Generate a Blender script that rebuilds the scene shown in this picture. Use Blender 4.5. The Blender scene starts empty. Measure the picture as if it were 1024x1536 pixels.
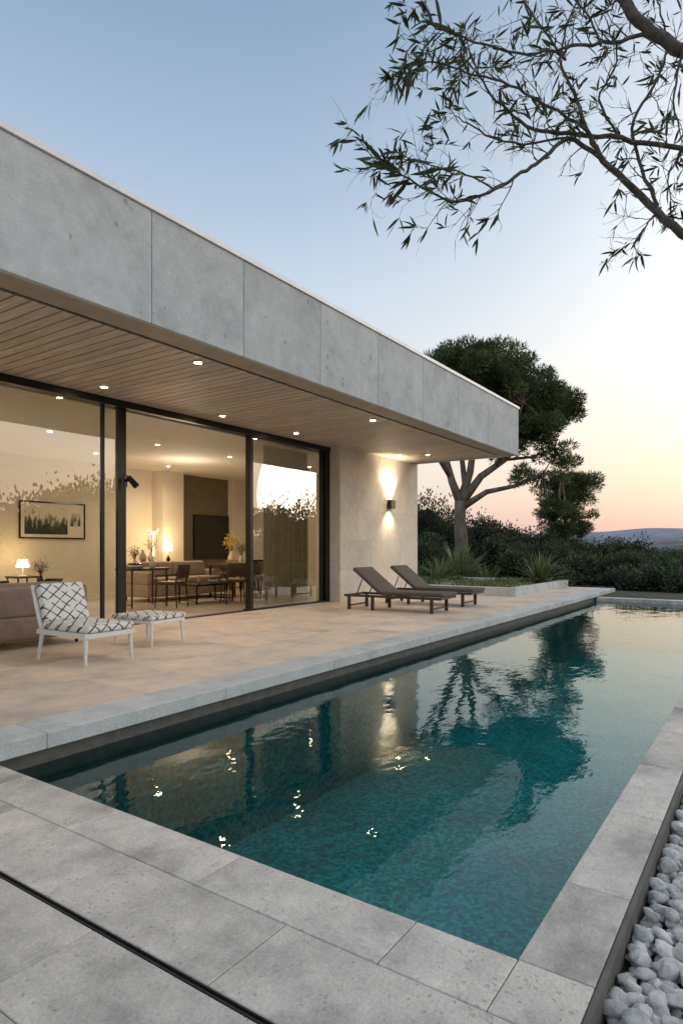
import bpy, math, random, bmesh
import numpy as np
from mathutils import Vector, Matrix
random.seed(7); rng=np.random.default_rng(7)
S=bpy.context.scene
R=math.radians
# ------------------------------------------------------------------ materials
def newmat(name):
    m=bpy.data.materials.new(name); m.use_nodes=True
    nt=m.node_tree
    for n in list(nt.nodes): nt.nodes.remove(n)
    out=nt.nodes.new('ShaderNodeOutputMaterial')
    return m,nt,out
def N(nt,t,**k):
    n=nt.nodes.new(t)
    for a,b in k.items(): setattr(n,a,b)
    return n
def mathn(nt,op,a,b=None,c=None,clamp=False):
    n=nt.nodes.new('ShaderNodeMath'); n.operation=op; n.use_clamp=clamp
    for i,v in enumerate((a,b,c)):
        if v is None: continue
        if isinstance(v,(int,float)): n.inputs[i].default_value=v
        else: nt.links.new(v,n.inputs[i])
    return n.outputs[0]
def mixc(nt,f,a,b,bt='MIX'):
    n=nt.nodes.new('ShaderNodeMix'); n.data_type='RGBA'; n.blend_type=bt
    for i,v in ((0,f),(6,a),(7,b)):
        if isinstance(v,(int,float)): n.inputs[i].default_value=v
        elif isinstance(v,tuple): n.inputs[i].default_value=(*v[:3],1)
        else: nt.links.new(v,n.inputs[i])
    return n.outputs[2]
def ramp(nt,fac,stops):
    n=nt.nodes.new('ShaderNodeValToRGB'); e=n.color_ramp.elements
    while len(e)<len(stops): e.new(0.5)
    for i,(p,c) in enumerate(stops):
        e[i].position=p
        e[i].color=(c,c,c,1) if isinstance(c,(int,float)) else (*c,1)
    nt.links.new(fac,n.inputs[0]); return n.outputs[0]
def noise(nt,vec,scale,detail=4,rough=.55,dist=0):
    n=N(nt,'ShaderNodeTexNoise'); n.inputs['Scale'].default_value=scale
    n.inputs['Detail'].default_value=detail; n.inputs['Roughness'].default_value=rough
    n.inputs['Distortion'].default_value=dist
    nt.links.new(vec,n.inputs['Vector']); return n.outputs[0]
def mapping(nt,vec,sc=(1,1,1),rot=(0,0,0)):
    n=N(nt,'ShaderNodeMapping'); n.inputs['Scale'].default_value=sc; n.inputs['Rotation'].default_value=rot
    nt.links.new(vec,n.inputs['Vector']); return n.outputs[0]
def simple(name,col,rough=.6,var=.15,ns=6,metal=0,bump=.0,island=0,stretch=(1,1,1),trans=0,spec=.5,det=3):
    m,nt,out=newmat(name); L=nt.links
    tc=N(nt,'ShaderNodeTexCoord').outputs['Object']
    v=mapping(nt,tc,stretch)
    n=noise(nt,v,ns,det)
    lo=tuple(c*(1-var*1.6) for c in col); hi=tuple(min(1,c*(1+var*1.2)) for c in col)
    c=ramp(nt,n,[(.3,lo),(.7,hi)])
    if island:
        g=N(nt,'ShaderNodeNewGeometry').outputs['Random Per Island']
        k=mathn(nt,'MULTIPLY_ADD',g,2*island,1-island)
        cb=N(nt,'ShaderNodeCombineColor')
        for i in range(3): L.new(k,cb.inputs[i])
        c=mixc(nt,1.0,c,cb.outputs[0],'MULTIPLY')
    b=N(nt,'ShaderNodeBsdfPrincipled'); L.new(c,b.inputs['Base Color'])
    b.inputs['Roughness'].default_value=rough; b.inputs['Metallic'].default_value=metal
    b.inputs['Specular IOR Level'].default_value=spec
    if bump:
        bn=N(nt,'ShaderNodeBump'); bn.inputs['Strength'].default_value=bump; bn.inputs['Distance'].default_value=.02
        n2=noise(nt,v,ns*6,3); L.new(n2,bn.inputs['Height']); L.new(bn.outputs[0],b.inputs['Normal'])
    if trans:
        t=N(nt,'ShaderNodeBsdfTranslucent'); L.new(c,t.inputs[0]); mx=N(nt,'ShaderNodeMixShader'); mx.inputs[0].default_value=trans
        L.new(b.outputs[0],mx.inputs[1]); L.new(t.outputs[0],mx.inputs[2]); L.new(mx.outputs[0],out.inputs[0])
    else: L.new(b.outputs[0],out.inputs[0])
    return m
def stone(name,col,island=.1,pits=.5,rough=.6,bump=.35,stain=.25,tint=(1.05,.98,.9),pitscale=14,patch=1.1,cover=.56,midamt=.5,pstretch=(1,1,1)):
    m,nt,out=newmat(name); L=nt.links
    tc=N(nt,'ShaderNodeTexCoord').outputs['Object']
    g=N(nt,'ShaderNodeNewGeometry').outputs['Random Per Island']
    off=N(nt,'ShaderNodeCombineXYZ'); gm=mathn(nt,'MULTIPLY',g,37.0)
    L.new(gm,off.inputs[0]); L.new(gm,off.inputs[1])
    va=N(nt,'ShaderNodeVectorMath'); va.operation='ADD'; L.new(tc,va.inputs[0]); L.new(off.outputs[0],va.inputs[1])
    v=va.outputs[0]
    big=noise(nt,v,patch,6,.68); mid=noise(nt,v,7,5,.68); fine=noise(nt,v,75,3,.7)
    lo=tuple(c*(1-stain) for c in col); hi=tuple(min(1,c*(1+stain*.5)*t) for c,t in zip(col,tint))
    c=ramp(nt,big,[(.36,lo),(.5,col),(.64,hi)])
    mm=ramp(nt,mid,[(.3,.80),(.7,1.12)]); c=mixc(nt,midamt,c,mm,'MULTIPLY')
    ff=ramp(nt,fine,[(.3,.78),(.7,1.15)]); c=mixc(nt,.75,c,ff,'MULTIPLY')
    k=mathn(nt,'MULTIPLY_ADD',g,2*island,1-island)
    cb=N(nt,'ShaderNodeCombineColor')
    for i in range(3): L.new(k,cb.inputs[i])
    c=mixc(nt,1.0,c,cb.outputs[0],'MULTIPLY')
    vo=N(nt,'ShaderNodeTexVoronoi'); vo.inputs['Scale'].default_value=pitscale
    L.new(mapping(nt,v,pstretch),vo.inputs['Vector'])
    sc=N(nt,'ShaderNodeSeparateColor'); L.new(vo.outputs['Color'],sc.inputs[0])
    cl=ramp(nt,noise(nt,v,1.5,3,.6),[(cover-.06,0.0),(cover+.10,1.0)])
    lim=mathn(nt,'MULTIPLY',mathn(nt,'MULTIPLY',sc.outputs[0],sc.outputs[0]),mathn(nt,'MULTIPLY_ADD',cl,.42,.05))
    dd=mathn(nt,'ADD',vo.outputs['Distance'],mathn(nt,'MULTIPLY_ADD',mathn(nt,'ADD',fine,mid),.55,-.55))
    pm=mathn(nt,'MULTIPLY',mathn(nt,'SUBTRACT',lim,dd),7.0,clamp=True)
    c=mixc(nt,mathn(nt,'MULTIPLY',pm,pits),c,tuple(x*.42 for x in col))
    b=N(nt,'ShaderNodeBsdfPrincipled'); L.new(c,b.inputs['Base Color'])
    rr=ramp(nt,big,[(.3,min(1,rough+.12)),(.7,rough-.08)]); L.new(rr,b.inputs['Roughness'])
    bn=N(nt,'ShaderNodeBump'); bn.inputs['Strength'].default_value=bump; bn.inputs['Distance'].default_value=.008
    h=mathn(nt,'SUBTRACT',fine,mathn(nt,'MULTIPLY',pm,1.5))
    L.new(h,bn.inputs['Height']); L.new(bn.outputs[0],b.inputs['Normal'])
    L.new(b.outputs[0],out.inputs[0]); return m
def emit(name,col,s):
    m,nt,out=newmat(name); e=N(nt,'ShaderNodeEmission'); e.inputs[0].default_value=(*col,1); e.inputs[1].default_value=s
    nt.links.new(e.outputs[0],out.inputs[0]); return m
def glassmat(name,ior=2.6,tint=(.84,.87,.83)):
    m,nt,out=newmat(name); L=nt.links
    t=N(nt,'ShaderNodeBsdfTransparent'); t.inputs[0].default_value=(*tint,1)
    g=N(nt,'ShaderNodeBsdfGlossy'); g.inputs['Roughness'].default_value=0.0; g.inputs[0].default_value=(.97,.98,1,1)
    f=N(nt,'ShaderNodeFresnel'); f.inputs[0].default_value=ior
    tc=N(nt,'ShaderNodeTexCoord').outputs['Object']
    bn=N(nt,'ShaderNodeBump'); bn.inputs['Strength'].default_value=.05; bn.inputs['Distance'].default_value=.02
    L.new(noise(nt,tc,.8,1),bn.inputs['Height']); L.new(bn.outputs[0],g.inputs['Normal'])
    mx=N(nt,'ShaderNodeMixShader'); L.new(f.outputs[0],mx.inputs[0]); L.new(t.outputs[0],mx.inputs[1]); L.new(g.outputs[0],mx.inputs[2])
    L.new(mx.outputs[0],out.inputs[0]); return m

M_fascia=stone('concrete_panel',(.55,.585,.605),island=.04,pits=.6,rough=.8,bump=.35,stain=.14,tint=(1,1,1),pitscale=11,patch=1.6,cover=.50,midamt=.5,pstretch=(1,1,.7))
M_wall=stone('limestone_wall',(.70,.66,.59),island=.04,pits=.3,rough=.8,bump=.35,stain=.10,pitscale=26,pstretch=(.5,.5,1.4))
M_deck=stone('deck_travertine',(.72,.61,.51),island=.08,pits=.3,rough=.55,bump=.25,stain=.24,tint=(1.05,.98,.90),patch=1.2,pitscale=24)
M_cop=stone('deck_coping_stone',(.60,.62,.61),island=.05,pits=.4,rough=.6,bump=.6,stain=.18,tint=(1,1,1),pitscale=30,patch=2)
M_near=stone('paving_limestone',(.66,.60,.53),island=.10,pits=.22,rough=.6,bump=.6,stain=.40,tint=(1.02,1,.97),pitscale=48,patch=1.5,cover=.5,midamt=1.0)
M_grout=simple('grout',(.11,.10,.09),.9,ns=30)
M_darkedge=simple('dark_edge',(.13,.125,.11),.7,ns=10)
M_frame=simple('dark_aluminium',(.018,.017,.016),.38,metal=.3,var=.1)
M_white=simple('white_plaster',(.70,.65,.56),.8,var=.03,ns=2)
M_ceil=simple('ceiling_plaster',(.76,.73,.66),.8,var=.02,ns=2)
M_band=simple('soffit_band',(.40,.34,.28),.6,var=.08,ns=3)
M_slat=simple('soffit_timber',(.54,.465,.39),.55,var=.17,ns=3,island=.10,stretch=(9,.6,1))
M_metalcap=simple('roof_cap_metal',(.78,.80,.84),.4,metal=.1,var=.04)
M_glass=glassmat('window_glass')
M_floorin=stone('interior_floor',(.50,.42,.33),island=.05,pits=.1,rough=.35,bump=.1,stain=.1)
M_wfr=simple('white_painted_wood',(.76,.76,.74),.4,var=.04)
M_lounge_f=simple('lounger_frame',(.05,.042,.035),.45,var=.2)
M_lounge_c=simple('lounger_fabric',(.10,.085,.075),.75,var=.2,ns=40,bump=.3)
M_leather=simple('sofa_leather',(.20,.145,.115),.5,var=.14,ns=5,bump=.1)
M_beige=simple('beige_linen',(.42,.33,.24),.85,var=.1,ns=20,bump=.3)
M_wood=simple('dark_wood',(.09,.055,.035),.4,var=.3,ns=3,stretch=(1,8,1))
M_black=simple('black_gloss',(.01,.01,.01),.15,var=.1)
M_olive=simple('olive_panel',(.17,.14,.09),.6,var=.08)
M_lamp=emit('lamp_glow',(1,.76,.44),80)
M_lampin=emit('lamp_glow_soft',(1,.68,.32),14)
M_bark=simple('bark',(.22,.17,.13),.9,var=.35,ns=6,bump=.8,stretch=(1,1,.25))
M_twig=simple('twig_bark',(.15,.125,.105),.85,var=.3,ns=25,bump=.4)
M_oleaf=simple('tree_leaf',(.07,.085,.035),.5,var=.3,ns=3,island=.5,trans=.3,det=1)
M_pine=simple('pine_needles',(.095,.13,.045),.7,var=.45,ns=1.3,island=.45,trans=.2,det=1)
M_shrub=simple('shrub_leaves',(.06,.075,.03),.7,var=.45,ns=.7,island=.5,trans=.2,det=1)
M_shrub2=simple('shrub_leaves_light',(.085,.11,.05),.7,var=.45,ns=.9,island=.5,trans=.2,det=1)
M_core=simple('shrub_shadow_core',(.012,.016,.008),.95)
M_agave=simple('agave_leaf',(.18,.22,.09),.5,var=.2,ns=3,island=.35,trans=.2,det=1)
M_hill=simple('distant_hill',(.24,.26,.32),.95,var=.2,ns=.02)  # distance haze painted into the bluish base colour
M_hill2=simple('near_hill',(.12,.135,.14),.95,var=.4,ns=.05)  # nearer ridge, greyed with some painted haze too
M_soil=simple('gravel_bed',(.24,.22,.14),.9,var=.4,ns=12,bump=.8)
M_ground=simple('ground_scrub',(.06,.065,.035),.95,var=.4,ns=.8,bump=.5)
M_peb=simple('white_pebble',(.72,.68,.64),.85,var=.2,ns=30,island=.2,bump=.5)
M_sheer=simple('sheer_curtain',(.50,.48,.38),.9,var=.05,trans=.5)
def lattice():
    m,nt,out=newmat('lattice_fabric'); L=nt.links
    tc=N(nt,'ShaderNodeTexCoord').outputs['Object']
    s=N(nt,'ShaderNodeSeparateXYZ'); L.new(tc,s.inputs[0])
    nz=noise(nt,tc,5,2); w=mathn(nt,'MULTIPLY_ADD',nz,.06,-.03)
    yz=mathn(nt,'ADD',s.outputs[2],mathn(nt,'MULTIPLY',s.outputs[1],.8))
    a=mathn(nt,'ADD',mathn(nt,'ADD',s.outputs[0],yz),w); b=mathn(nt,'ADD',mathn(nt,'SUBTRACT',s.outputs[0],yz),w)
    def line(x):
        f=mathn(nt,'FRACT',mathn(nt,'MULTIPLY',x,7.2))
        return mathn(nt,'LESS_THAN',f,.14)
    k=mathn(nt,'MAXIMUM',line(a),line(b))
    k=mathn(nt,'MULTIPLY',k,ramp(nt,noise(nt,tc,16,3),[(.36,0.0),(.46,1.0)]))
    c=mixc(nt,k,(.74,.74,.72),(.045,.05,.055))
    p=N(nt,'ShaderNodeBsdfPrincipled'); L.new(c,p.inputs[0]); p.inputs['Roughness'].default_value=.85
    bn=N(nt,'ShaderNodeBump'); bn.inputs['Strength'].default_value=.2; L.new(noise(nt,tc,90,2),bn.inputs['Height']); L.new(bn.outputs[0],p.inputs['Normal'])
    L.new(p.outputs[0],out.inputs[0]); return m
M_lat=lattice()
def picture():
    m,nt,out=newmat('art_print'); L=nt.links
    tc=N(nt,'ShaderNodeTexCoord').outputs['Object']
    s=N(nt,'ShaderNodeSeparateXYZ'); L.new(tc,s.inputs[0])
    v=mapping(nt,tc,(6,1,2.2)); n=noise(nt,v,1.6,5,.7)
    k=mathn(nt,'ADD',n,mathn(nt,'MULTIPLY',s.outputs[2],.8))
    c=ramp(nt,k,[(.40,(.02,.03,.02)),(.47,(.12,.13,.06)),(.52,(.30,.29,.22)),(.58,(.62,.58,.48))])
    p=N(nt,'ShaderNodeBsdfPrincipled'); L.new(c,p.inputs[0]); p.inputs['Roughness'].default_value=.4
    L.new(p.outputs[0],out.inputs[0]); return m
M_pic=picture()
def water():
    m,nt,out=newmat('pool_water'); L=nt.links
    tc=N(nt,'ShaderNodeTexCoord').outputs['Object']
    v1=mapping(nt,tc,(1.0,1.5,1),(0,0,R(20)))
    n1=noise(nt,v1,1.9,2,.45,.3); n2=noise(nt,mapping(nt,tc,(1,1.7,1),(0,0,R(-12))),8.5,2,.5,.3)
    calm=ramp(nt,noise(nt,tc,.35,2),[(.35,.5),(.65,1.1)])
    h=mathn(nt,'MULTIPLY',mathn(nt,'ADD',n1,mathn(nt,'MULTIPLY',n2,.22)),calm)
    bn=N(nt,'ShaderNodeBump'); bn.inputs['Strength'].default_value=.36; bn.inputs['Distance'].default_value=.016
    L.new(h,bn.inputs['Height'])
    f=N(nt,'ShaderNodeFresnel'); f.inputs[0].default_value=1.42; L.new(bn.outputs[0],f.inputs[1])
    t=N(nt,'ShaderNodeBsdfTransparent'); t.inputs[0].default_value=(.72,.97,.97,1)
    g=N(nt,'ShaderNodeBsdfGlossy'); g.inputs['Roughness'].default_value=.01; g.inputs[0].default_value=(.92,1,1,1); L.new(bn.outputs[0],g.inputs['Normal'])
    mx=N(nt,'ShaderNodeMixShader'); L.new(f.outputs[0],mx.inputs[0]); L.new(t.outputs[0],mx.inputs[1]); L.new(g.outputs[0],mx.inputs[2])
    L.new(mx.outputs[0],out.inputs[0]); return m
M_water=water()
def mosaic():
    m,nt,out=newmat('pool_mosaic'); L=nt.links
    tc=N(nt,'ShaderNodeTexCoord').outputs['Object']
    vo=N(nt,'ShaderNodeTexVoronoi'); vo.inputs['Scale'].default_value=34; vo.distance='CHEBYCHEV'; vo.inputs['Randomness'].default_value=.8
    L.new(tc,vo.inputs['Vector'])
    s=N(nt,'ShaderNodeSeparateColor'); L.new(vo.outputs['Color'],s.inputs[0])
    c=ramp(nt,s.outputs[0],[(.0,(.010,.17,.17)),(.5,(.014,.31,.30)),(1,(.05,.50,.47))])
    big=ramp(nt,noise(nt,tc,1.2,3),[(.3,.75),(.7,1.15)])
    c=mixc(nt,.8,c,big,'MULTIPLY')
    p=N(nt,'ShaderNodeBsdfPrincipled'); L.new(c,p.inputs[0]); p.inputs['Roughness'].default_value=.5
    L.new(p.outputs[0],out.inputs[0]); return m
M_mos=mosaic()
# ------------------------------------------------------------------ mesh builder
class MB:
    def __init__(s): s.v=[]; s.f=[]; s.m=[]; s.mats=[]
    def mi(s,m):
        if m not in s.mats: s.mats.append(m)
        return s.mats.index(m)
    def add(s,vs,fs,m):
        o=len(s.v); i=s.mi(m)
        for p in vs: s.v.append(tuple(p))
        for f in fs: s.f.append(tuple(o+k for k in f)); s.m.append(i)
    def box(s,a,b,m,rot=None,piv=None):
        x0,y0,z0=a; x1,y1,z1=b
        vs=[(x0,y0,z0),(x1,y0,z0),(x1,y1,z0),(x0,y1,z0),(x0,y0,z1),(x1,y0,z1),(x1,y1,z1),(x0,y1,z1)]
        if rot is not None:
            p=Vector(piv); vs=[tuple(rot@(Vector(q)-p)+p) for q in vs]
        s.add(vs,[(0,3,2,1),(4,5,6,7),(0,1,5,4),(1,2,6,5),(2,3,7,6),(3,0,4,7)],m)
    def tube(s,pts,rad,m,n=8,cap=True):
        pts=[Vector(p) for p in pts]; vs=[]
        up=Vector((.13,.27,1)).normalized(); prev=None
        for i,p in enumerate(pts):
            d=(pts[min(i+1,len(pts)-1)]-pts[max(i-1,0)]).normalized()
            if prev is None:
                a=d.cross(up)
                if a.length<.1: a=d.cross(Vector((1,0,0)))
            else: a=prev-d*prev.dot(d)
            a.normalize(); prev=a; b=d.cross(a)
            r=rad[i] if isinstance(rad,(list,tuple)) else rad
            for k in range(n):
                t=2*math.pi*k/n; vs.append(tuple(p+a*(math.cos(t)*r)+b*(math.sin(t)*r)))
        fs=[]
        for i in range(len(pts)-1):
            for k in range(n):
                k2=(k+1)%n; fs.append((i*n+k,i*n+k2,(i+1)*n+k2,(i+1)*n+k))
        if cap: fs.append(tuple(range(n-1,-1,-1))); fs.append(tuple((len(pts)-1)*n+k for k in range(n)))
        s.add(vs,fs,m)
    def lathe(s,prof,c,m,n=20):
        vs=[];fs=[]
        for r,z in prof:
            for k in range(n):
                t=2*math.pi*k/n; vs.append((c[0]+r*math.cos(t),c[1]+r*math.sin(t),c[2]+z))
        for i in range(len(prof)-1):
            for k in range(n):
                k2=(k+1)%n; fs.append((i*n+k,i*n+k2,(i+1)*n+k2,(i+1)*n+k))
        fs.append(tuple(range(n-1,-1,-1))); fs.append(tuple((len(prof)-1)*n+k for k in range(n)))
        s.add(vs,fs,m)
    def obj(s,name,parent=None,loc=(0,0,0),rz=0,bevel=0,smooth=False,seg=2):
        me=bpy.data.meshes.new(name); me.from_pydata(s.v,[],s.f)
        for m in s.mats: me.materials.append(m)
        me.polygons.foreach_set('material_index',s.m)
        if smooth: me.polygons.foreach_set('use_smooth',[True]*len(s.f))
        me.update(); o=bpy.data.objects.new(name,me); S.collection.objects.link(o)
        o.location=loc; o.rotation_euler=(0,0,rz)
        if parent: o.parent=parent
        if bevel:
            b=o.modifiers.new('bev','BEVEL'); b.width=bevel; b.segments=seg; b.limit_method='ANGLE'; b.angle_limit=R(40)
            b.use_clamp_overlap=True
        return o
def empty(name,loc=(0,0,0)):
    o=bpy.data.objects.new(name,None); S.collection.objects.link(o); o.location=loc; o.empty_display_size=.3; return o
def npmesh(name,V,F,mats,mi=None,parent=None,loc=(0,0,0),rz=0,smooth=False):
    me=bpy.data.meshes.new(name); V=np.asarray(V,dtype=np.float32); F=np.asarray(F,dtype=np.int32)
    k=F.shape[1]; me.vertices.add(len(V)); me.vertices.foreach_set('co',V.ravel())
    me.loops.add(F.size); me.loops.foreach_set('vertex_index',F.ravel())
    me.polygons.add(len(F)); me.polygons.foreach_set('loop_start',np.arange(0,F.size,k,dtype=np.int32))
    me.polygons.foreach_set('loop_total',np.full(len(F),k,dtype=np.int32))
    if smooth: me.polygons.foreach_set('use_smooth',np.ones(len(F),dtype=bool))
    for m in mats: me.materials.append(m)
    me.update(calc_edges=True); me.validate()
    o=bpy.data.objects.new(name,me); S.collection.objects.link(o); o.location=loc; o.rotation_euler=(0,0,rz)
    if parent: o.parent=parent
    return o
def leaves(C,Dv,Ln,Wd):
    n=len(C); Dv=Dv/np.linalg.norm(Dv,axis=1,keepdims=True)
    r=rng.normal(size=(n,3)); side=np.cross(Dv,r); side/=np.linalg.norm(side,axis=1,keepdims=True)+1e-9
    Ln=np.broadcast_to(Ln,(n,))[:,None]; Wd=np.broadcast_to(Wd,(n,))[:,None]
    nrm=np.cross(Dv,side)
    a=C; b=C+Dv*Ln*.45+side*Wd*.5+nrm*Ln*.04; c=C+Dv*Ln; d=C+Dv*Ln*.45-side*Wd*.5+nrm*Ln*.04
    V=np.stack([a,b,c,d],1).reshape(-1,3); F=np.arange(4*n).reshape(n,4); return V,F
# ------------------------------------------------------------------ camera
CZ=1.15
cam=bpy.data.cameras.new('camera'); co=bpy.data.objects.new('camera',cam); S.collection.objects.link(co)
co.location=(0,0,CZ); co.rotation_euler=(R(90),0,R(-55.6))
cam.sensor_fit='HORIZONTAL'; cam.sensor_width=36; cam.lens=946/1024*36; cam.shift_y=54/1024
cam.clip_end=8000; cam.clip_start=.05; S.camera=co
S.view_settings.view_transform='Standard'; S.view_settings.look='None'; S.view_settings.exposure=0; S.view_settings.gamma=1
# ------------------------------------------------------------------ world
SUNAZ=R(-35)
w=bpy.data.worlds.new('World'); S.world=w; w.use_nodes=True; nt=w.node_tree
for n in list(nt.nodes): nt.nodes.remove(n)
wo=nt.nodes.new('ShaderNodeOutputWorld'); L=nt.links
tc=N(nt,'ShaderNodeTexCoord').outputs['Generated']
sp=N(nt,'ShaderNodeSeparateXYZ'); L.new(tc,sp.inputs[0])
z=mathn(nt,'MAXIMUM',sp.outputs[2],0.0)
cool=ramp(nt,z,[(0,(.72,.64,.64)),(.06,(.82,.76,.72)),(.15,(.83,.84,.85)),(.25,(.74,.80,.87)),(.37,(.60,.70,.82)),(.49,(.43,.55,.71)),(.66,(.26,.38,.535)),(1,(.44,.52,.62))])
warm=ramp(nt,z,[(0,(.60,.40,.39)),(.03,(.78,.47,.38)),(.06,(.93,.60,.44)),(.11,(1.0,.76,.55)),(.18,(.97,.86,.71)),(.28,(.86,.86,.84)),(.42,(.63,.71,.79)),(.66,(.29,.41,.57)),(1,(.44,.52,.62))])
dt=N(nt,'ShaderNodeVectorMath'); dt.operation='DOT_PRODUCT'; L.new(tc,dt.inputs[0]); dt.inputs[1].default_value=(math.cos(SUNAZ),math.sin(SUNAZ),0)
k=ramp(nt,dt.outputs['Value'],[(.22,0.0),(.78,1.0)])
base=mixc(nt,k,cool,warm)
e1=R(20); dg=N(nt,'ShaderNodeVectorMath'); dg.operation='DOT_PRODUCT'; L.new(tc,dg.inputs[0]); dg.inputs[1].default_value=(math.cos(SUNAZ)*math.cos(e1),math.sin(SUNAZ)*math.cos(e1),math.sin(e1))
dp=mathn(nt,'POWER',mathn(nt,'MAXIMUM',dg.outputs['Value'],0.0),6.5)
lob=mathn(nt,'MULTIPLY',dp,1.7)
lb=N(nt,'ShaderNodeVectorMath'); lb.operation='SCALE'; lb.inputs[0].default_value=(1.0,.86,.72); L.new(lob,lb.inputs['Scale'])
ad=N(nt,'ShaderNodeVectorMath'); ad.operation='ADD'; L.new(base,ad.inputs[0]); L.new(lb.outputs[0],ad.inputs[1])
sky=N(nt,'ShaderNodeTexSky'); sky.sky_type='NISHITA'; sky.sun_disc=False; sky.sun_elevation=R(2.5); sky.sun_rotation=R(90)-SUNAZ
sm=N(nt,'ShaderNodeVectorMath'); sm.operation='SCALE'; L.new(sky.outputs[0],sm.inputs[0]); sm.inputs['Scale'].default_value=.02
ad2=N(nt,'ShaderNodeVectorMath'); ad2.operation='ADD'; L.new(ad.outputs[0],ad2.inputs[0]); L.new(sm.outputs[0],ad2.inputs[1])
bg=N(nt,'ShaderNodeBackground'); L.new(ad2.outputs[0],bg.inputs[0]); bg.inputs[1].default_value=1.0; L.new(bg.outputs[0],wo.inputs[0])
sl=bpy.data.lights.new('sun','SUN'); sl.energy=.3; sl.angle=R(14); sl.color=(1,.80,.62)
so=bpy.data.objects.new('sun',sl); S.collection.objects.link(so)
el=R(5); dirv=Vector((math.cos(SUNAZ)*math.cos(el),math.sin(SUNAZ)*math.cos(el),math.sin(el)))
so.rotation_euler=dirv.to_track_quat('Z','Y').to_euler(); so.location=dirv*50
# ------------------------------------------------------------------ key dims
PX0,PX1,PY0,PY1=1.91,17.0,.65,3.78
ZN=-.12; ZW=-.205
def gz(x,y):
    s=max(0,min(1,(math.hypot(max(0,x-21),max(0,-y-8))/45))); s=s*s*(3-2*s)
    b=-.24-5*s
    if x>20.5: b+=.12*math.sin(x*.7+y*.3)*min(1,(x-20.5)/4)
    return b
xs=[-3000,-800,-200,-60,-20,-8,-2,PX0-.02,PX1+.02]+[19.5,20.5]+[22+2.5*i for i in range(24)]+[100,160,300,700,1500,4000]
ys=[-4000,-1200,-400,-150,-80,-50,-40,-30,-20,-12,-8,-3,PY0-.02,PY1+.02,5,8,11,14,18,24,30,40,60,100,200,500,1500,4000]
V=[(x,y,gz(x,y)) for y in ys for x in xs]; F=[]
nx=len(xs)
for j in range(len(ys)-1):
    for i in range(nx-1):
        if xs[i]>=PX0-.03 and xs[i+1]<=PX1+.03 and ys[j]>=PY0-.03 and ys[j+1]<=PY1+.03: continue
        F.append((j*nx+i,j*nx+i+1,(j+1)*nx+i+1,(j+1)*nx+i))
npmesh('ground',V,F,[M_ground])
def ridge(name,pts,depth,mat):
    V=[];F=[]
    n=len(pts)
    for (x,y,h) in pts:
        r=math.hypot(x,y); ux,uy=x/r,y/r
        for k,(dd,hh) in enumerate([(-depth,-8),(-depth*.5,-8+(h+8)*.62),(0,h),(depth,-8)]): V.append((x+ux*dd,y+uy*dd,hh))
    for i in range(n-1):
        for k in range(3): F.append((i*4+k,(i+1)*4+k,(i+1)*4+k+1,i*4+k+1))
    return npmesh(name,V,F,[mat],smooth=True)
def arc(r,a0,a1,n,f): 
    o=[]
    for i in range(n):
        a=R(a0+(a1-a0)*i/(n-1)); o.append((r*math.cos(a),r*math.sin(a),f(a)))
    return o
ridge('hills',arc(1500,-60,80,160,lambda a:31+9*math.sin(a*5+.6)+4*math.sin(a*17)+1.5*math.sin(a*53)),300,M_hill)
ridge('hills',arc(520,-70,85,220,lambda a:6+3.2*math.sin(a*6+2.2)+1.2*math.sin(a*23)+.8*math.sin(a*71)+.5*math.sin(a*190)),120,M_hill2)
# ------------------------------------------------------------------ pool
pool=empty('swimming_pool',(0,0,0))
b=MB(); D0=-1.4
b.add([(PX0,PY0,D0),(PX1,PY0,D0),(PX1,PY1+.04,D0),(PX0,PY1+.04,D0)],[(0,1,2,3)],M_mos)
t=-.19
b.add([(PX0,PY0,D0),(PX1,PY0,D0),(PX1,PY0,t),(PX0,PY0,t)],[(3,2,1,0)],M_mos)
b.add([(PX0,PY1+.04,D0),(PX1,PY1+.04,D0),(PX1,PY1+.04,t),(PX0,PY1+.04,t)],[(0,1,2,3)],M_mos)
b.add([(PX0,PY0,D0),(PX0,PY1+.04,D0),(PX0,PY1+.04,t),(PX0,PY0,t)],[(0,1,2,3)],M_mos)
b.add([(PX1,PY0,D0),(PX1,PY1+.04,D0),(PX1,PY1+.04,t),(PX1,PY0,t)],[(3,2,1,0)],M_mos)
b.obj('pool_shell',pool)
b=MB(); b.add([(PX0-.004,PY0-.004,ZW),(PX1+.004,PY0-.004,ZW),(PX1+.004,PY1+.015,ZW),(PX0-.004,PY1+.015,ZW)],[(0,1,2,3)],M_water); b.obj('water',None)
# ------------------------------------------------------------------ near paving
def tiles(b,x0,x1,y0,y1,zt,th,mat,g=.004):
    b.box((x0+g,y0+g,zt-th),(x1-g,y1-g,zt),mat)
b=MB()
yj=[PY0,1.0,1.81,2.62,3.43,PY1-.05]
for a,c in zip(yj[:-1],yj[1:]): tiles(b,1.65,1.915,a,c,ZN,.1,M_near,.0018)
tiles(b,1.65,1.915,.425,PY0,ZN,.1,M_near,.0018)
xj=[1.915]+[2.46+.8*i for i in range(19)]+[17.35]
for a,c in zip(xj[:-1],xj[1:]): tiles(b,a,c,.425,PY0+.002,ZN,.1,M_near,.0018)
yy=[PY0+.01,1.45,2.25,3.05,3.74]
for a,c in zip(yy[:-1],yy[1:]): tiles(b,PX1-.003,17.35,a,c,ZN,.1,M_near,.0018)
def row(x0,x1,start,pitch):
    y=start-pitch*4
    while y<PY1:
        a=max(y,.425); c=min(y+pitch,PY1-.05)
        if c-a>.05: tiles(b,x0,x1,a,c,ZN,.1,M_near,.0018)
        y+=pitch
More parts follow.
